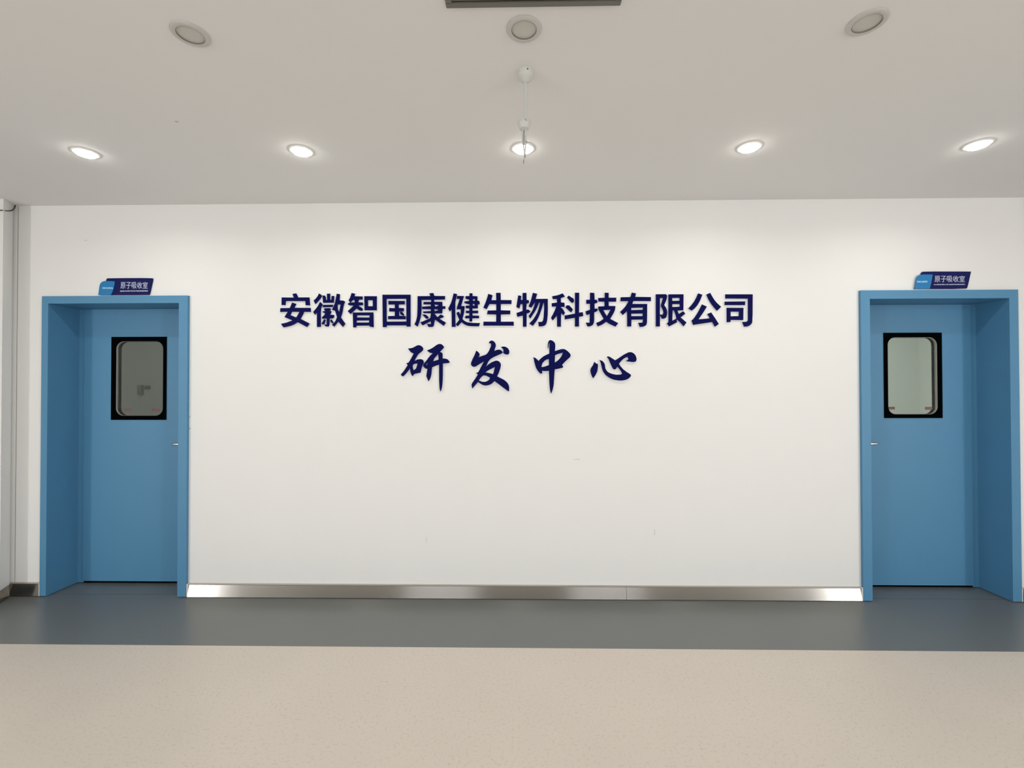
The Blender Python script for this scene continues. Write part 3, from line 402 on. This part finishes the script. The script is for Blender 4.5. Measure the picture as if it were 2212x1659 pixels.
CENTRE = [
 ('研',[[[(-.805,1.793),(-.793,1.793),(-.786,1.794),(-.781,1.795),(-.776,1.796),(-.771,1.798),(-.766,1.800),(-.761,1.802),(-.756,1.805),(-.752,1.807),(-.748,1.810),(-.744,1.812),(-.739,1.814),(-.735,1.815),(-.731,1.816),(-.727,1.816),(-.722,1.815),(-.718,1.814),(-.714,1.813),(-.710,1.810),(-.706,1.807),(-.702,1.803),(-.699,1.800),(-.697,1.796),(-.696,1.793),(-.695,1.790),(-.695,1.787),(-.696,1.783),(-.697,1.780),(-.700,1.776),(-.703,1.772),(-.707,1.769),(-.711,1.766),(-.716,1.762),(-.721,1.759),(-.725,1.755),(-.729,1.751),(-.732,1.747),(-.736,1.743),(-.740,1.735),(-.750,1.718),(-.757,1.702),(-.748,1.707),(-.743,1.710),(-.738,1.712),(-.733,1.713),(-.728,1.714),(-.723,1.715),(-.718,1.715),(-.713,1.715),(-.708,1.714),(-.704,1.713),(-.700,1.711),(-.697,1.709),(-.695,1.705),(-.693,1.702),(-.692,1.699),(-.691,1.696),(-.691,1.693),(-.691,1.689),(-.693,1.685),(-.694,1.681),(-.697,1.676),(-.700,1.671),(-.702,1.666),(-.703,1.661),(-.706,1.653),(-.709,1.640),(-.714,1.618),(-.741,1.612),(-.753,1.610),(-.759,1.608),(-.763,1.605),(-.766,1.601),(-.771,1.593),(-.775,1.595),(-.778,1.598),(-.779,1.600),(-.781,1.604),(-.783,1.608),(-.785,1.612),(-.786,1.616),(-.787,1.621),(-.788,1.625),(-.789,1.629),(-.790,1.633),(-.790,1.639),(-.790,1.648),(-.817,1.613),(-.827,1.603),(-.832,1.598),(-.835,1.595),(-.839,1.593),(-.842,1.592),(-.845,1.592),(-.848,1.593),(-.850,1.594),(-.852,1.596),(-.854,1.599),(-.857,1.606),(-.844,1.620),(-.837,1.629),(-.828,1.642),(-.807,1.673),(-.812,1.677),(-.814,1.679),(-.815,1.681),(-.816,1.683),(-.816,1.687),(-.807,1.688),(-.801,1.692),(-.795,1.700),(-.785,1.717),(-.765,1.754),(-.775,1.760),(-.781,1.763),(-.785,1.766),(-.789,1.770),(-.792,1.774),(-.795,1.777),(-.798,1.781),(-.801,1.785)],[(-.770,1.655),(-.771,1.664),(-.771,1.669),(-.769,1.673),(-.767,1.676),(-.763,1.678),(-.760,1.680),(-.756,1.681),(-.752,1.682),(-.748,1.683),(-.745,1.683),(-.742,1.683),(-.737,1.682),(-.741,1.667),(-.743,1.660),(-.745,1.655),(-.747,1.650),(-.750,1.646),(-.753,1.643),(-.756,1.640),(-.759,1.639),(-.766,1.637)]],[[(-.669,1.779),(-.657,1.782),(-.651,1.785),(-.645,1.787),(-.639,1.790),(-.629,1.796),(-.616,1.804),(-.607,1.812),(-.601,1.815),(-.595,1.819),(-.590,1.821),(-.585,1.823),(-.581,1.824),(-.576,1.824),(-.571,1.824),(-.566,1.823),(-.562,1.821),(-.558,1.818),(-.553,1.813),(-.544,1.802),(-.550,1.793),(-.554,1.788),(-.560,1.782),(-.574,1.767),(-.567,1.764),(-.563,1.762),(-.561,1.761),(-.559,1.759),(-.557,1.757),(-.556,1.754),(-.555,1.749),(-.555,1.739),(-.555,1.719),(-.546,1.719),(-.540,1.719),(-.535,1.718),(-.530,1.717),(-.525,1.715),(-.520,1.713),(-.516,1.710),(-.511,1.704),(-.504,1.694),(-.507,1.690),(-.511,1.687),(-.517,1.686),(-.528,1.685),(-.553,1.683),(-.553,1.605),(-.555,1.558),(-.557,1.531),(-.559,1.516),(-.561,1.507),(-.563,1.499),(-.565,1.492),(-.570,1.481),(-.573,1.487),(-.575,1.493),(-.577,1.500),(-.578,1.510),(-.579,1.523),(-.580,1.541),(-.581,1.575),(-.581,1.675),(-.606,1.667),(-.631,1.656),(-.634,1.628),(-.635,1.613),(-.637,1.603),(-.639,1.594),(-.641,1.587),(-.643,1.580),(-.646,1.574),(-.649,1.567),(-.657,1.555),(-.668,1.579),(-.671,1.587),(-.672,1.591),(-.673,1.593),(-.673,1.598),(-.671,1.609),(-.665,1.644),(-.675,1.646),(-.680,1.648),(-.684,1.651),(-.688,1.654),(-.691,1.658),(-.694,1.662),(-.696,1.666),(-.696,1.669),(-.696,1.673),(-.694,1.677),(-.691,1.681),(-.687,1.687),(-.679,1.696),(-.668,1.710),(-.658,1.725),(-.651,1.733),(-.645,1.740),(-.635,1.749),(-.627,1.757),(-.637,1.758),(-.642,1.760),(-.646,1.761),(-.650,1.763),(-.653,1.765),(-.657,1.767),(-.660,1.770),(-.663,1.773)],[(-.623,1.700),(-.619,1.711),(-.616,1.718),(-.611,1.725),(-.603,1.734),(-.587,1.753),(-.585,1.711)],[(-.678,1.674),(-.673,1.677),(-.671,1.679),(-.669,1.681),(-.667,1.685),(-.665,1.692),(-.664,1.687),(-.663,1.684),(-.664,1.681),(-.665,1.678),(-.668,1.673)]]]),
 ('发',[[[(-.223,1.832),(-.218,1.839),(-.214,1.843),(-.211,1.845),(-.208,1.846),(-.205,1.847),(-.202,1.848),(-.198,1.847),(-.194,1.846),(-.190,1.844),(-.186,1.841),(-.182,1.837),(-.179,1.833),(-.176,1.829),(-.174,1.824),(-.173,1.819),(-.172,1.814),(-.172,1.810),(-.173,1.804),(-.175,1.798),(-.178,1.790),(-.183,1.773),(-.167,1.779),(-.158,1.781),(-.153,1.782),(-.148,1.782),(-.143,1.781),(-.139,1.779),(-.135,1.777),(-.131,1.773),(-.122,1.764),(-.126,1.758),(-.129,1.755),(-.133,1.753),(-.140,1.749),(-.154,1.743),(-.175,1.734),(-.186,1.729),(-.194,1.725),(-.201,1.720),(-.208,1.716),(-.214,1.711),(-.219,1.705),(-.224,1.699),(-.230,1.688),(-.235,1.678),(-.238,1.671),(-.243,1.659),(-.233,1.669),(-.227,1.674),(-.222,1.678),(-.216,1.682),(-.210,1.687),(-.203,1.691),(-.196,1.694),(-.189,1.697),(-.182,1.700),(-.175,1.702),(-.169,1.703),(-.163,1.703),(-.158,1.701),(-.153,1.699),(-.148,1.696),(-.144,1.692),(-.141,1.687),(-.138,1.682),(-.136,1.677),(-.136,1.671),(-.136,1.664),(-.138,1.657),(-.140,1.649),(-.142,1.641),(-.147,1.627),(-.153,1.610),(-.163,1.590),(-.137,1.577),(-.121,1.569),(-.112,1.564),(-.106,1.559),(-.100,1.554),(-.095,1.549),(-.090,1.544),(-.086,1.538),(-.083,1.532),(-.080,1.525),(-.078,1.519),(-.077,1.511),(-.077,1.501),(-.077,1.482),(-.082,1.483),(-.088,1.486),(-.094,1.490),(-.105,1.498),(-.129,1.516),(-.182,1.556),(-.195,1.543),(-.202,1.537),(-.209,1.533),(-.216,1.530),(-.223,1.527),(-.230,1.526),(-.237,1.524),(-.244,1.524),(-.250,1.524),(-.256,1.525),(-.263,1.527),(-.269,1.529),(-.275,1.533),(-.281,1.536),(-.286,1.539),(-.291,1.543),(-.300,1.550),(-.342,1.502),(-.345,1.515),(-.347,1.522),(-.347,1.527),(-.347,1.531),(-.346,1.535),(-.343,1.541),(-.338,1.549),(-.331,1.559),(-.319,1.576),(-.311,1.589),(-.306,1.596),(-.302,1.607),(-.308,1.608),(-.310,1.609),(-.312,1.610),(-.313,1.612),(-.314,1.615),(-.305,1.618),(-.299,1.621),(-.295,1.628),(-.290,1.636),(-.282,1.653),(-.271,1.673),(-.255,1.699),(-.285,1.681),(-.304,1.669),(-.313,1.663),(-.320,1.660),(-.325,1.659),(-.329,1.658),(-.333,1.659),(-.337,1.660),(-.341,1.662),(-.345,1.665),(-.348,1.669),(-.350,1.672),(-.351,1.676),(-.351,1.679),(-.351,1.684),(-.350,1.690),(-.347,1.698),(-.340,1.714),(-.329,1.736),(-.324,1.747),(-.321,1.754),(-.318,1.762),(-.314,1.775),(-.305,1.770),(-.300,1.766),(-.297,1.763),(-.294,1.760),(-.292,1.757),(-.290,1.754),(-.289,1.750),(-.288,1.747),(-.289,1.743),(-.289,1.740),(-.290,1.736),(-.293,1.733),(-.297,1.727),(-.264,1.740),(-.249,1.744),(-.242,1.748),(-.236,1.753),(-.231,1.759),(-.226,1.766),(-.222,1.774),(-.218,1.782),(-.215,1.790),(-.211,1.798),(-.209,1.806),(-.207,1.812),(-.207,1.817),(-.207,1.826),(-.213,1.826),(-.216,1.827),(-.218,1.828),(-.220,1.829)],[(-.247,1.619),(-.225,1.634),(-.208,1.643),(-.179,1.657),(-.192,1.607),(-.217,1.613)],[(-.295,1.560),(-.287,1.572),(-.282,1.579),(-.278,1.583),(-.274,1.587),(-.270,1.591),(-.266,1.594),(-.261,1.596),(-.256,1.596),(-.251,1.596),(-.245,1.595),(-.239,1.593),(-.231,1.589),(-.215,1.581),(-.218,1.572),(-.220,1.567),(-.224,1.563),(-.228,1.560),(-.234,1.557),(-.240,1.554),(-.246,1.552),(-.252,1.551),(-.259,1.551),(-.265,1.551),(-.272,1.552),(-.280,1.555)]],[[(-.135,1.801),(-.124,1.804),(-.118,1.804),(-.112,1.804),(-.107,1.803),(-.100,1.801),(-.095,1.798),(-.090,1.795),(-.085,1.791),(-.082,1.786),(-.079,1.781),(-.077,1.777),(-.075,1.772),(-.075,1.767),(-.075,1.763),(-.076,1.759),(-.077,1.755),(-.079,1.752),(-.082,1.749),(-.084,1.747),(-.087,1.746),(-.090,1.746),(-.094,1.746),(-.097,1.747),(-.101,1.748),(-.106,1.749),(-.109,1.751),(-.113,1.753),(-.116,1.756),(-.121,1.762),(-.118,1.768),(-.117,1.772),(-.117,1.774),(-.118,1.778),(-.119,1.781),(-.120,1.784),(-.123,1.788),(-.127,1.792)]]]),
 ('中',[[[(.202,1.791),(.201,1.794),(.200,1.798),(.200,1.804),(.200,1.811),(.201,1.818),(.201,1.824),(.203,1.830),(.204,1.835),(.206,1.840),(.209,1.843),(.211,1.846),(.215,1.848),(.218,1.849),(.222,1.849),(.226,1.848),(.231,1.846),(.236,1.844),(.240,1.841),(.244,1.837),(.248,1.833),(.251,1.828),(.253,1.823),(.254,1.817),(.255,1.811),(.254,1.804),(.254,1.797),(.253,1.787),(.251,1.770),(.276,1.778),(.292,1.783),(.301,1.784),(.307,1.785),(.313,1.785),(.318,1.784),(.324,1.782),(.329,1.779),(.335,1.775),(.342,1.770),(.347,1.765),(.352,1.760),(.357,1.755),(.360,1.750),(.363,1.745),(.364,1.740),(.363,1.736),(.362,1.731),(.359,1.727),(.354,1.721),(.348,1.716),(.337,1.706),(.323,1.693),(.303,1.671),(.311,1.656),(.308,1.652),(.304,1.650),(.300,1.649),(.292,1.647),(.275,1.643),(.250,1.639),(.246,1.583),(.243,1.535),(.240,1.517),(.238,1.507),(.235,1.494),(.232,1.484),(.229,1.477),(.225,1.465),(.220,1.474),(.218,1.482),(.216,1.492),(.214,1.504),(.212,1.526),(.210,1.563),(.208,1.629),(.187,1.627),(.177,1.627),(.171,1.627),(.166,1.628),(.160,1.631),(.160,1.612),(.149,1.607),(.139,1.617),(.133,1.623),(.129,1.629),(.124,1.636),(.120,1.643),(.116,1.651),(.113,1.659),(.110,1.669),(.105,1.688),(.097,1.728),(.108,1.723),(.114,1.720),(.118,1.716),(.124,1.711),(.135,1.700),(.143,1.710),(.148,1.715),(.153,1.719),(.158,1.724),(.163,1.728),(.169,1.732),(.177,1.737),(.188,1.742),(.211,1.753),(.212,1.799),(.213,1.813),(.214,1.820),(.216,1.829),(.212,1.827),(.210,1.824),(.208,1.819),(.206,1.810),(.204,1.789)],[(.250,1.688),(.253,1.740),(.266,1.746),(.273,1.749),(.281,1.751),(.290,1.754),(.309,1.759),(.302,1.742),(.298,1.733),(.293,1.727),(.289,1.720),(.283,1.714),(.278,1.708),(.272,1.703),(.265,1.697)],[(.156,1.659),(.156,1.662),(.157,1.666),(.158,1.670),(.160,1.676),(.162,1.681),(.166,1.687),(.170,1.692),(.175,1.698),(.181,1.703),(.187,1.707),(.194,1.710),(.208,1.714),(.208,1.671),(.194,1.665),(.186,1.662),(.180,1.660),(.172,1.658),(.157,1.655)]]]),
 ('心',[[[(.533,1.693),(.541,1.685),(.546,1.681),(.549,1.679),(.552,1.679),(.557,1.679),(.558,1.672),(.559,1.666),(.559,1.660),(.558,1.652),(.557,1.642),(.556,1.633),(.554,1.625),(.551,1.617),(.548,1.610),(.544,1.603),(.541,1.596),(.535,1.588),(.524,1.574),(.517,1.586),(.514,1.593),(.511,1.599),(.509,1.606),(.507,1.613),(.505,1.620),(.505,1.626),(.504,1.632),(.505,1.637),(.506,1.642),(.509,1.648),(.512,1.653),(.516,1.658),(.520,1.664),(.524,1.670),(.527,1.678)]],[[(.569,1.706),(.579,1.703),(.585,1.701),(.589,1.699),(.593,1.696),(.597,1.692),(.600,1.688),(.603,1.684),(.605,1.680),(.607,1.676),(.608,1.671),(.609,1.666),(.610,1.660),(.610,1.654),(.611,1.648),(.613,1.642),(.617,1.635),(.621,1.629),(.626,1.623),(.632,1.618),(.639,1.614),(.648,1.610),(.656,1.607),(.664,1.605),(.673,1.603),(.681,1.601),(.689,1.600),(.696,1.600),(.703,1.600),(.709,1.600),(.715,1.601),(.720,1.601),(.724,1.603),(.731,1.607),(.724,1.621),(.720,1.629),(.715,1.635),(.709,1.643),(.696,1.657),(.691,1.648),(.688,1.643),(.686,1.641),(.683,1.639),(.680,1.638),(.677,1.637),(.673,1.638),(.670,1.639),(.667,1.641),(.664,1.646),(.660,1.652),(.656,1.660),(.649,1.676),(.641,1.694),(.637,1.705),(.635,1.711),(.632,1.716),(.629,1.720),(.623,1.724),(.627,1.732),(.637,1.730),(.643,1.728),(.650,1.724),(.660,1.717),(.682,1.703),(.715,1.724),(.743,1.743),(.756,1.750),(.764,1.754),(.771,1.757),(.778,1.760),(.784,1.761),(.790,1.761),(.795,1.761),(.800,1.759),(.806,1.757),(.811,1.754),(.816,1.750),(.820,1.746),(.824,1.741),(.828,1.735),(.830,1.729),(.832,1.723),(.833,1.718),(.834,1.713),(.834,1.709),(.833,1.705),(.832,1.702),(.831,1.698),(.829,1.695),(.826,1.693),(.822,1.692),(.817,1.690),(.811,1.690),(.804,1.690),(.795,1.691),(.783,1.693),(.757,1.697),(.776,1.709),(.769,1.728),(.751,1.719),(.740,1.712),(.733,1.706),(.724,1.697),(.709,1.678),(.719,1.661),(.726,1.653),(.732,1.646),(.738,1.639),(.746,1.633),(.753,1.627),(.761,1.621),(.770,1.615),(.779,1.610),(.786,1.605),(.791,1.601),(.793,1.598),(.794,1.594),(.793,1.591),(.791,1.587),(.788,1.583),(.783,1.578),(.778,1.574),(.772,1.570),(.765,1.566),(.756,1.563),(.748,1.561),(.739,1.559),(.730,1.558),(.720,1.558),(.710,1.558),(.700,1.559),(.689,1.561),(.677,1.563),(.666,1.566),(.656,1.570),(.646,1.575),(.637,1.580),(.628,1.586),(.620,1.592),(.613,1.598),(.607,1.605),(.602,1.612),(.597,1.620),(.593,1.628),(.590,1.636),(.587,1.645),(.585,1.653),(.583,1.662),(.581,1.670),(.580,1.678),(.578,1.685),(.575,1.693)]]])]
SIGNS = [([(-3.025,2.288),(-3.019,2.298),(-3.018,2.304),(-3.015,2.308),(-3.011,2.312),(-2.926,2.313),(-2.763,2.313),(-2.680,2.311),(-2.677,2.308),(-2.677,2.304),(-2.677,2.298),(-2.683,2.270),(-2.694,2.219),(-2.701,2.192),(-2.704,2.190),(-2.796,2.189),(-3.069,2.190),(-3.048,2.248),(-3.036,2.274)],[(-3.073,2.190),(-3.066,2.242),(-3.063,2.261),(-3.061,2.266),(-3.059,2.271),(-3.056,2.276),(-3.051,2.281),(-3.045,2.285),(-3.036,2.289),(-3.025,2.291),(-3.002,2.291),(-2.952,2.288),(-2.955,2.264),(-2.958,2.248),(-2.961,2.233),(-2.967,2.216),(-2.981,2.188)]),
([(2.843,2.300),(2.849,2.309),(2.852,2.317),(2.856,2.322),(2.861,2.326),(2.947,2.327),(3.196,2.325),(3.189,2.296),(3.176,2.238),(3.169,2.214),(3.165,2.206),(3.072,2.203),(2.802,2.204),(2.821,2.264),(2.832,2.290)],[(2.797,2.204),(2.807,2.263),(2.809,2.273),(2.811,2.280),(2.814,2.286),(2.818,2.292),(2.824,2.298),(2.832,2.302),(2.843,2.304),(2.867,2.305),(2.923,2.304),(2.918,2.271),(2.913,2.246),(2.902,2.204)])]

ORD = ['first', 'second', 'third', 'fourth', 'fifth', 'sixth', 'seventh', 'eighth', 'ninth', 'tenth', 'eleventh', 'twelfth', 'thirteenth', 'last']
def letter(ch, polys, label, group, depth):
    xs = [p[0] for q in polys for p in q[0]]; zs = [p[1] for q in polys for p in q[0]]
    t = tag(empty('wall_letter', ((min(xs)+max(xs))/2, 0, min(zs))), label, 'letter', group)
    bm = bmesh.new()
    for q in polys: prism(bm, q, -depth+.0025, -0.0005)
    obj('letter_body', bm, m_acryl, t)
    bm = bmesh.new()
    for q in polys: prism(bm, q, -depth, -depth+.0025)
    obj('letter_face', bm, m_navy, t)
for i, (ch, polys) in enumerate(COMPANY):
    letter(ch, polys, 'bold navy character %s, %s of the fourteen in the upper row on the white wall' % (ch, ORD[i]), 'bold characters of the upper wall row', 0.012)
for i, (ch, polys) in enumerate(CENTRE):
    letter(ch, polys, 'brush-script navy character %s, %s of the four in the lower row on the wall' % (ch, ORD[i] if i < 3 else 'last'), 'brush characters of the lower wall row', 0.014)

# ------------------------------------------------------------------ door name plates
def text_mesh(body, size):
    cu = bpy.data.curves.new('t', 'FONT'); cu.body = body; cu.size = size; cu.fill_mode = 'BOTH'; cu.resolution_u = 3
    o = bpy.data.objects.new('t', cu); COL.objects.link(o); bpy.context.view_layer.update()
    me = bpy.data.meshes.new_from_object(o.evaluated_get(bpy.context.evaluated_depsgraph_get()))
    bpy.data.objects.remove(o); bpy.data.curves.remove(cu); return me
def sign(plate, tab, chars, line, tabline, label):
    xs = [p[0] for p in plate]; zs = [p[1] for p in plate]
    t = tag(empty('door_sign', ((min(xs)+max(xs))/2, 0, min(zs))), label, 'sign', 'name plates over the doors')
    bm = bmesh.new(); prism(bm, [plate], -0.010, -0.0005); obj('sign_plate', bm, m_signnavy, t)
    bm = bmesh.new(); prism(bm, [tab], -0.015, -0.010); tb = obj('sign_tab', bm, m_tab, t)
    x0, x1, za, zb = chars
    bm = bmesh.new(); n = 5
    for k, ch in enumerate('原子吸收室'):
        me = text_mesh(ch, 1.0)
        vx = [v.co.x for v in me.vertices]; vz = [v.co.y for v in me.vertices]
        cw = (x1-x0)/n; gx0 = x0+cw*k+.0022; gx1 = x0+cw*(k+1)-.0022
        for v in me.vertices:
            u = (v.co.x-min(vx))/(max(vx)-min(vx)); w_ = (v.co.y-min(vz))/(max(vz)-min(vz))
            v.co = Vector((gx0+(gx1-gx0)*u, -0.0108, za+(zb-za)*w_))
        bm.from_mesh(me); bpy.data.meshes.remove(me)
    ex = bmesh.ops.extrude_face_region(bm, geom=bm.faces[:])
    for v in ex['geom']:
        if isinstance(v, bmesh.types.BMVert): v.co.y = -0.0100
    obj('sign_lettering', bm, m_letter, t)
    def ticks(name, ln, y, dens, m, par):
        x0, x1, za, zb = ln; bm = bmesh.new(); x = x0
        while x < x1-.001:
            w_ = random.uniform(.0012, .0030); h0 = za + (zb-za)*random.uniform(0, .25); h1 = zb - (zb-za)*random.uniform(0, .3)
            if random.random() < dens: box(bm, x, min(x+w_, x1), y-.0007, y, h0, h1)
            x += w_ + random.uniform(.0003, .0009)
        obj(name, bm, m, par)
    ticks('small_print', line, -0.010, .95, m_letter, t)
    ticks('tab_print', tabline, -0.015, .97, m_tabletter, tb)
sign(SIGNS[0][0], SIGNS[0][1], (-2.914, -2.709, 2.236, 2.283), (-2.915, -2.709, 2.2135, 2.223), (-3.042, -2.964, 2.232, 2.247),
     'slanted navy and sky blue name plate above the door beside the cabled column')
sign(SIGNS[1][0], SIGNS[1][1], (2.938, 3.153, 2.251, 2.295), (2.935, 3.152, 2.230, 2.2375), (2.813, 2.885, 2.246, 2.261),
     'slanted navy and sky blue name plate above the door with the brighter window')

# ------------------------------------------------------------------ ceiling things
def lit_downlight(x, y, label):
    t = tag(empty('downlight', (x, y, H)), label, 'ceiling light', 'lit downlights in the row nearest the wall')
    bm = bmesh.new(); lathe(bm, [(0.050, 0.0), (0.066, -0.0005), (0.066, -0.003), (0.063, -0.005), (0.052, -0.006), (0.050, -0.003), (0.050, 0.0)], (x, y, H), 56, close_ends=False)
    obj('trim_ring', bm, m_lit_ring, t, True)
    bm = bmesh.new(); lathe(bm, [(0.049, -0.003), (0.0485, -0.008), (0.045, -0.0135), (0.035, -0.0172), (0.018, -0.019), (0.0, -0.0195)], (x, y, H), 56)
    obj('lit_lens', bm, m_lens, t, True)
    l = area('downlight_beam', (x, y, H-0.026), (0, 0, -1), 0.09, 0.09, 6.8, (1.0, 0.985, 0.95), 'DISK', 2.75)
    l.parent = t; l.matrix_parent_inverse = Matrix.Translation(-t.location)
WH = ['above the first blue door', 'second along, between the first door and the lettering', 'behind the hanging mount arms, above the lettering',
      'fourth along, between the lettering and the second door', 'above the second blue door']
for (x, y), wv in zip(((-2.474, -0.755), (-1.237, -0.75), (0.020, -0.752), (1.287, -0.742), (2.543, -0.744)), WH):
    lit_downlight(x, y, 'lit round recessed ceiling downlight, ' + wv)
def off_downlight(x, y, label):
    t = tag(empty('unlit_downlight', (x, y, H)), label, 'ceiling light', 'unlit downlights in the second ceiling row')
    bm = bmesh.new(); lathe(bm, [(0.048, -0.001), (0.066, -0.0005), (0.066, -0.0035), (0.062, -0.006), (0.050, -0.0075), (0.0475, -0.0065), (0.0475, -0.001)], (x, y, H), 56, close_ends=False)
    obj('trim_ring', bm, m_lamp_ring, t, True)
    bm = bmesh.new(); lathe(bm, [(0.0474, -0.0005), (0.0474, -0.0064), (0.0462, -0.0064), (0.0462, -0.0005)], (x, y, H), 56, close_ends=False)
    obj('shadow_groove', bm, m_groove, t)  # dark band: shade on the ring's inner lip put into the colour
    bm = bmesh.new(); lathe(bm, [(0.0461, -0.0005), (0.0461, -0.0012), (0.0, -0.0014)], (x, y, H), 56)
    obj('diffuser', bm, m_lamp_off, t, True)
off_downlight(-1.250, -1.626, 'unlit round ceiling downlight, on the side of the cabled column')
off_downlight(0.018, -1.627, 'unlit round ceiling downlight, between the dark vent and the hanging mount')
off_downlight(1.284, -1.635, 'unlit round ceiling downlight, on the side of the brighter door window')

# dark linear air vent
VX0, VX1, VY0, VY1 = -0.257, 0.355, -2.335, -1.735
vt = tag(empty('air_vent', ((VX0+VX1)/2, (VY0+VY1)/2, H)), 'dark grey slatted air vent set in the ceiling in front of the unlit downlight', 'air vent')
bm = bmesh.new()
box(bm, VX0, VX1, VY1-.022, VY1, H-.008, H-.0002, .0015); box(bm, VX0, VX1, VY0, VY0+.022, H-.008, H-.0002, .0015)
box(bm, VX0, VX0+.022, VY0+.0221, VY1-.0221, H-.008, H-.0002, .0015); box(bm, VX1-.022, VX1, VY0+.0221, VY1-.0221, H-.008, H-.0002, .0015)
obj('vent_frame', bm, m_vent, vt)
bbox('vent_backing', m_ventdark, (VX0+.022, VX1-.022, VY0+.022, VY1-.022, H-.0012, H-.0004), vt)
y = VY1-.030
while y > VY0+.03:
    bm = bmesh.new(); box(bm, VX0+.0222, VX1-.0222, y-.014, y, H-.0065, H-.0022, .0008); obj('vent_slat', bm, m_vent, vt); y -= 0.0215

# projector mount without its projector
px, py = 0.026, -1.385
pm = tag(empty('projector_mount', (px, py, H)), 'white empty projector mount hanging on a thin pole from the ceiling', 'projector mount')
bm = bmesh.new(); lathe(bm, [(0.036, 0.0), (0.036, -0.019), (0.034, -0.022), (0.024, -0.034), (0.011, -0.043), (0.009, -0.046), (0.0, -0.046)], (px, py, H), 40)
cp = obj('ceiling_flange', bm, m_mount, pm, True)
bm = bmesh.new(); lathe(bm, [(0.0028, -0.001), (0.0028, 0.0006), (0.0, 0.0006)], (px+.009, py-.0362, H-.010), 12, 'Y'); obj('screw_hole', bm, m_dark, cp)
bm = bmesh.new(); tube(bm, [(px, py, H-.044), (px+.0005, py, 2.63)], .0073, 20); obj('pole', bm, m_mount, pm, True)
bx = px-.006
bm = bmesh.new(); lathe(bm, [(0.008, 0.004), (0.020, 0.003), (0.0285, -0.001), (0.0295, -0.004), (0.027, -0.015), (0.020, -0.032), (0.010, -0.037), (0.0, -0.038)], (bx, py, 2.640), 40)
bp_ = obj('lower_flange', bm, m_mount, pm, True)
bm = bmesh.new(); tube(bm, [(bx-.003, py-.0275, 2.634), (bx+.007, py-.0285, 2.6335), (bx+.010, py-.0265, 2.628)], .0012, 8); obj('slot_mark', bm, m_groove, bp_)
def arm(pts, w):
    bm = bmesh.new(); tube(bm, pts, w, 10); return obj('mount_arm', bm, m_mount, pm, True)
a1 = arm([(bx-.006, py+.004, 2.606), (bx-.0055, py+.006, 2.555), (bx-.001, py+.008, 2.53), (bx+.001, py+.008, 2.505), (bx-.003, py+.006, 2.462)], [.0040, .0038, .0030, .0026, .0016])
a2 = arm([(bx+.007, py-.004, 2.606), (bx+.0075, py-.006, 2.56), (bx+.006, py-.006, 2.535), (bx+.004, py-.004, 2.500), (bx+.004, py-.004, 2.482)], [.0044, .0042, .0034, .0028, .0022])
a3 = arm([(bx+.002, py+.010, 2.608), (bx+.002, py+.014, 2.575), (bx+.001, py+.012, 2.545)], [.0045, .0042, .0026])
for par, p0, p1 in ((a2, (bx+.009, py-.0105, 2.552), (bx+.013, py-.0105, 2.545)), (a2, (bx+.0045, py-.0072, 2.497), (bx+.0038, py-.0070, 2.482)), (a1, (bx-.0015, py+.0032, 2.478), (bx-.003, py+.0035, 2.462))):
    bm = bmesh.new(); tube(bm, [p0, p1], .0016, 8); obj('joint_screw', bm, m_groove, par)

# cable loop on the column top
bm = bmesh.new()
A = Vector((-3.690, -0.020, 2.846))
pts = [A + Vector(v) for v in ((.001, 0, .004), (.001, -.002, -.010), (.0, -.006, -.022), (.001, -.014, -.034), (.004, -.026, -.045), (.008, -.042, -.054), (.015, -.062, -.062), (.021, -.080, -.068), (.028, -.100, -.073), (.034, -.118, -.078), (.028, -.124, -.081), (-.02, -.125, -.084), (-.06, -.125, -.084), (-.11, -.125, -.080), (-.16, -.124, -.065), (-.19, -.123, -.04), (-.20, -.122, 0.003))]
tube(bm, pts, .0032, 10)
cb = tag(obj('cable', bm, m_cable, None, True), 'thin black cable drooping in a loop across the top of the column', 'cable')
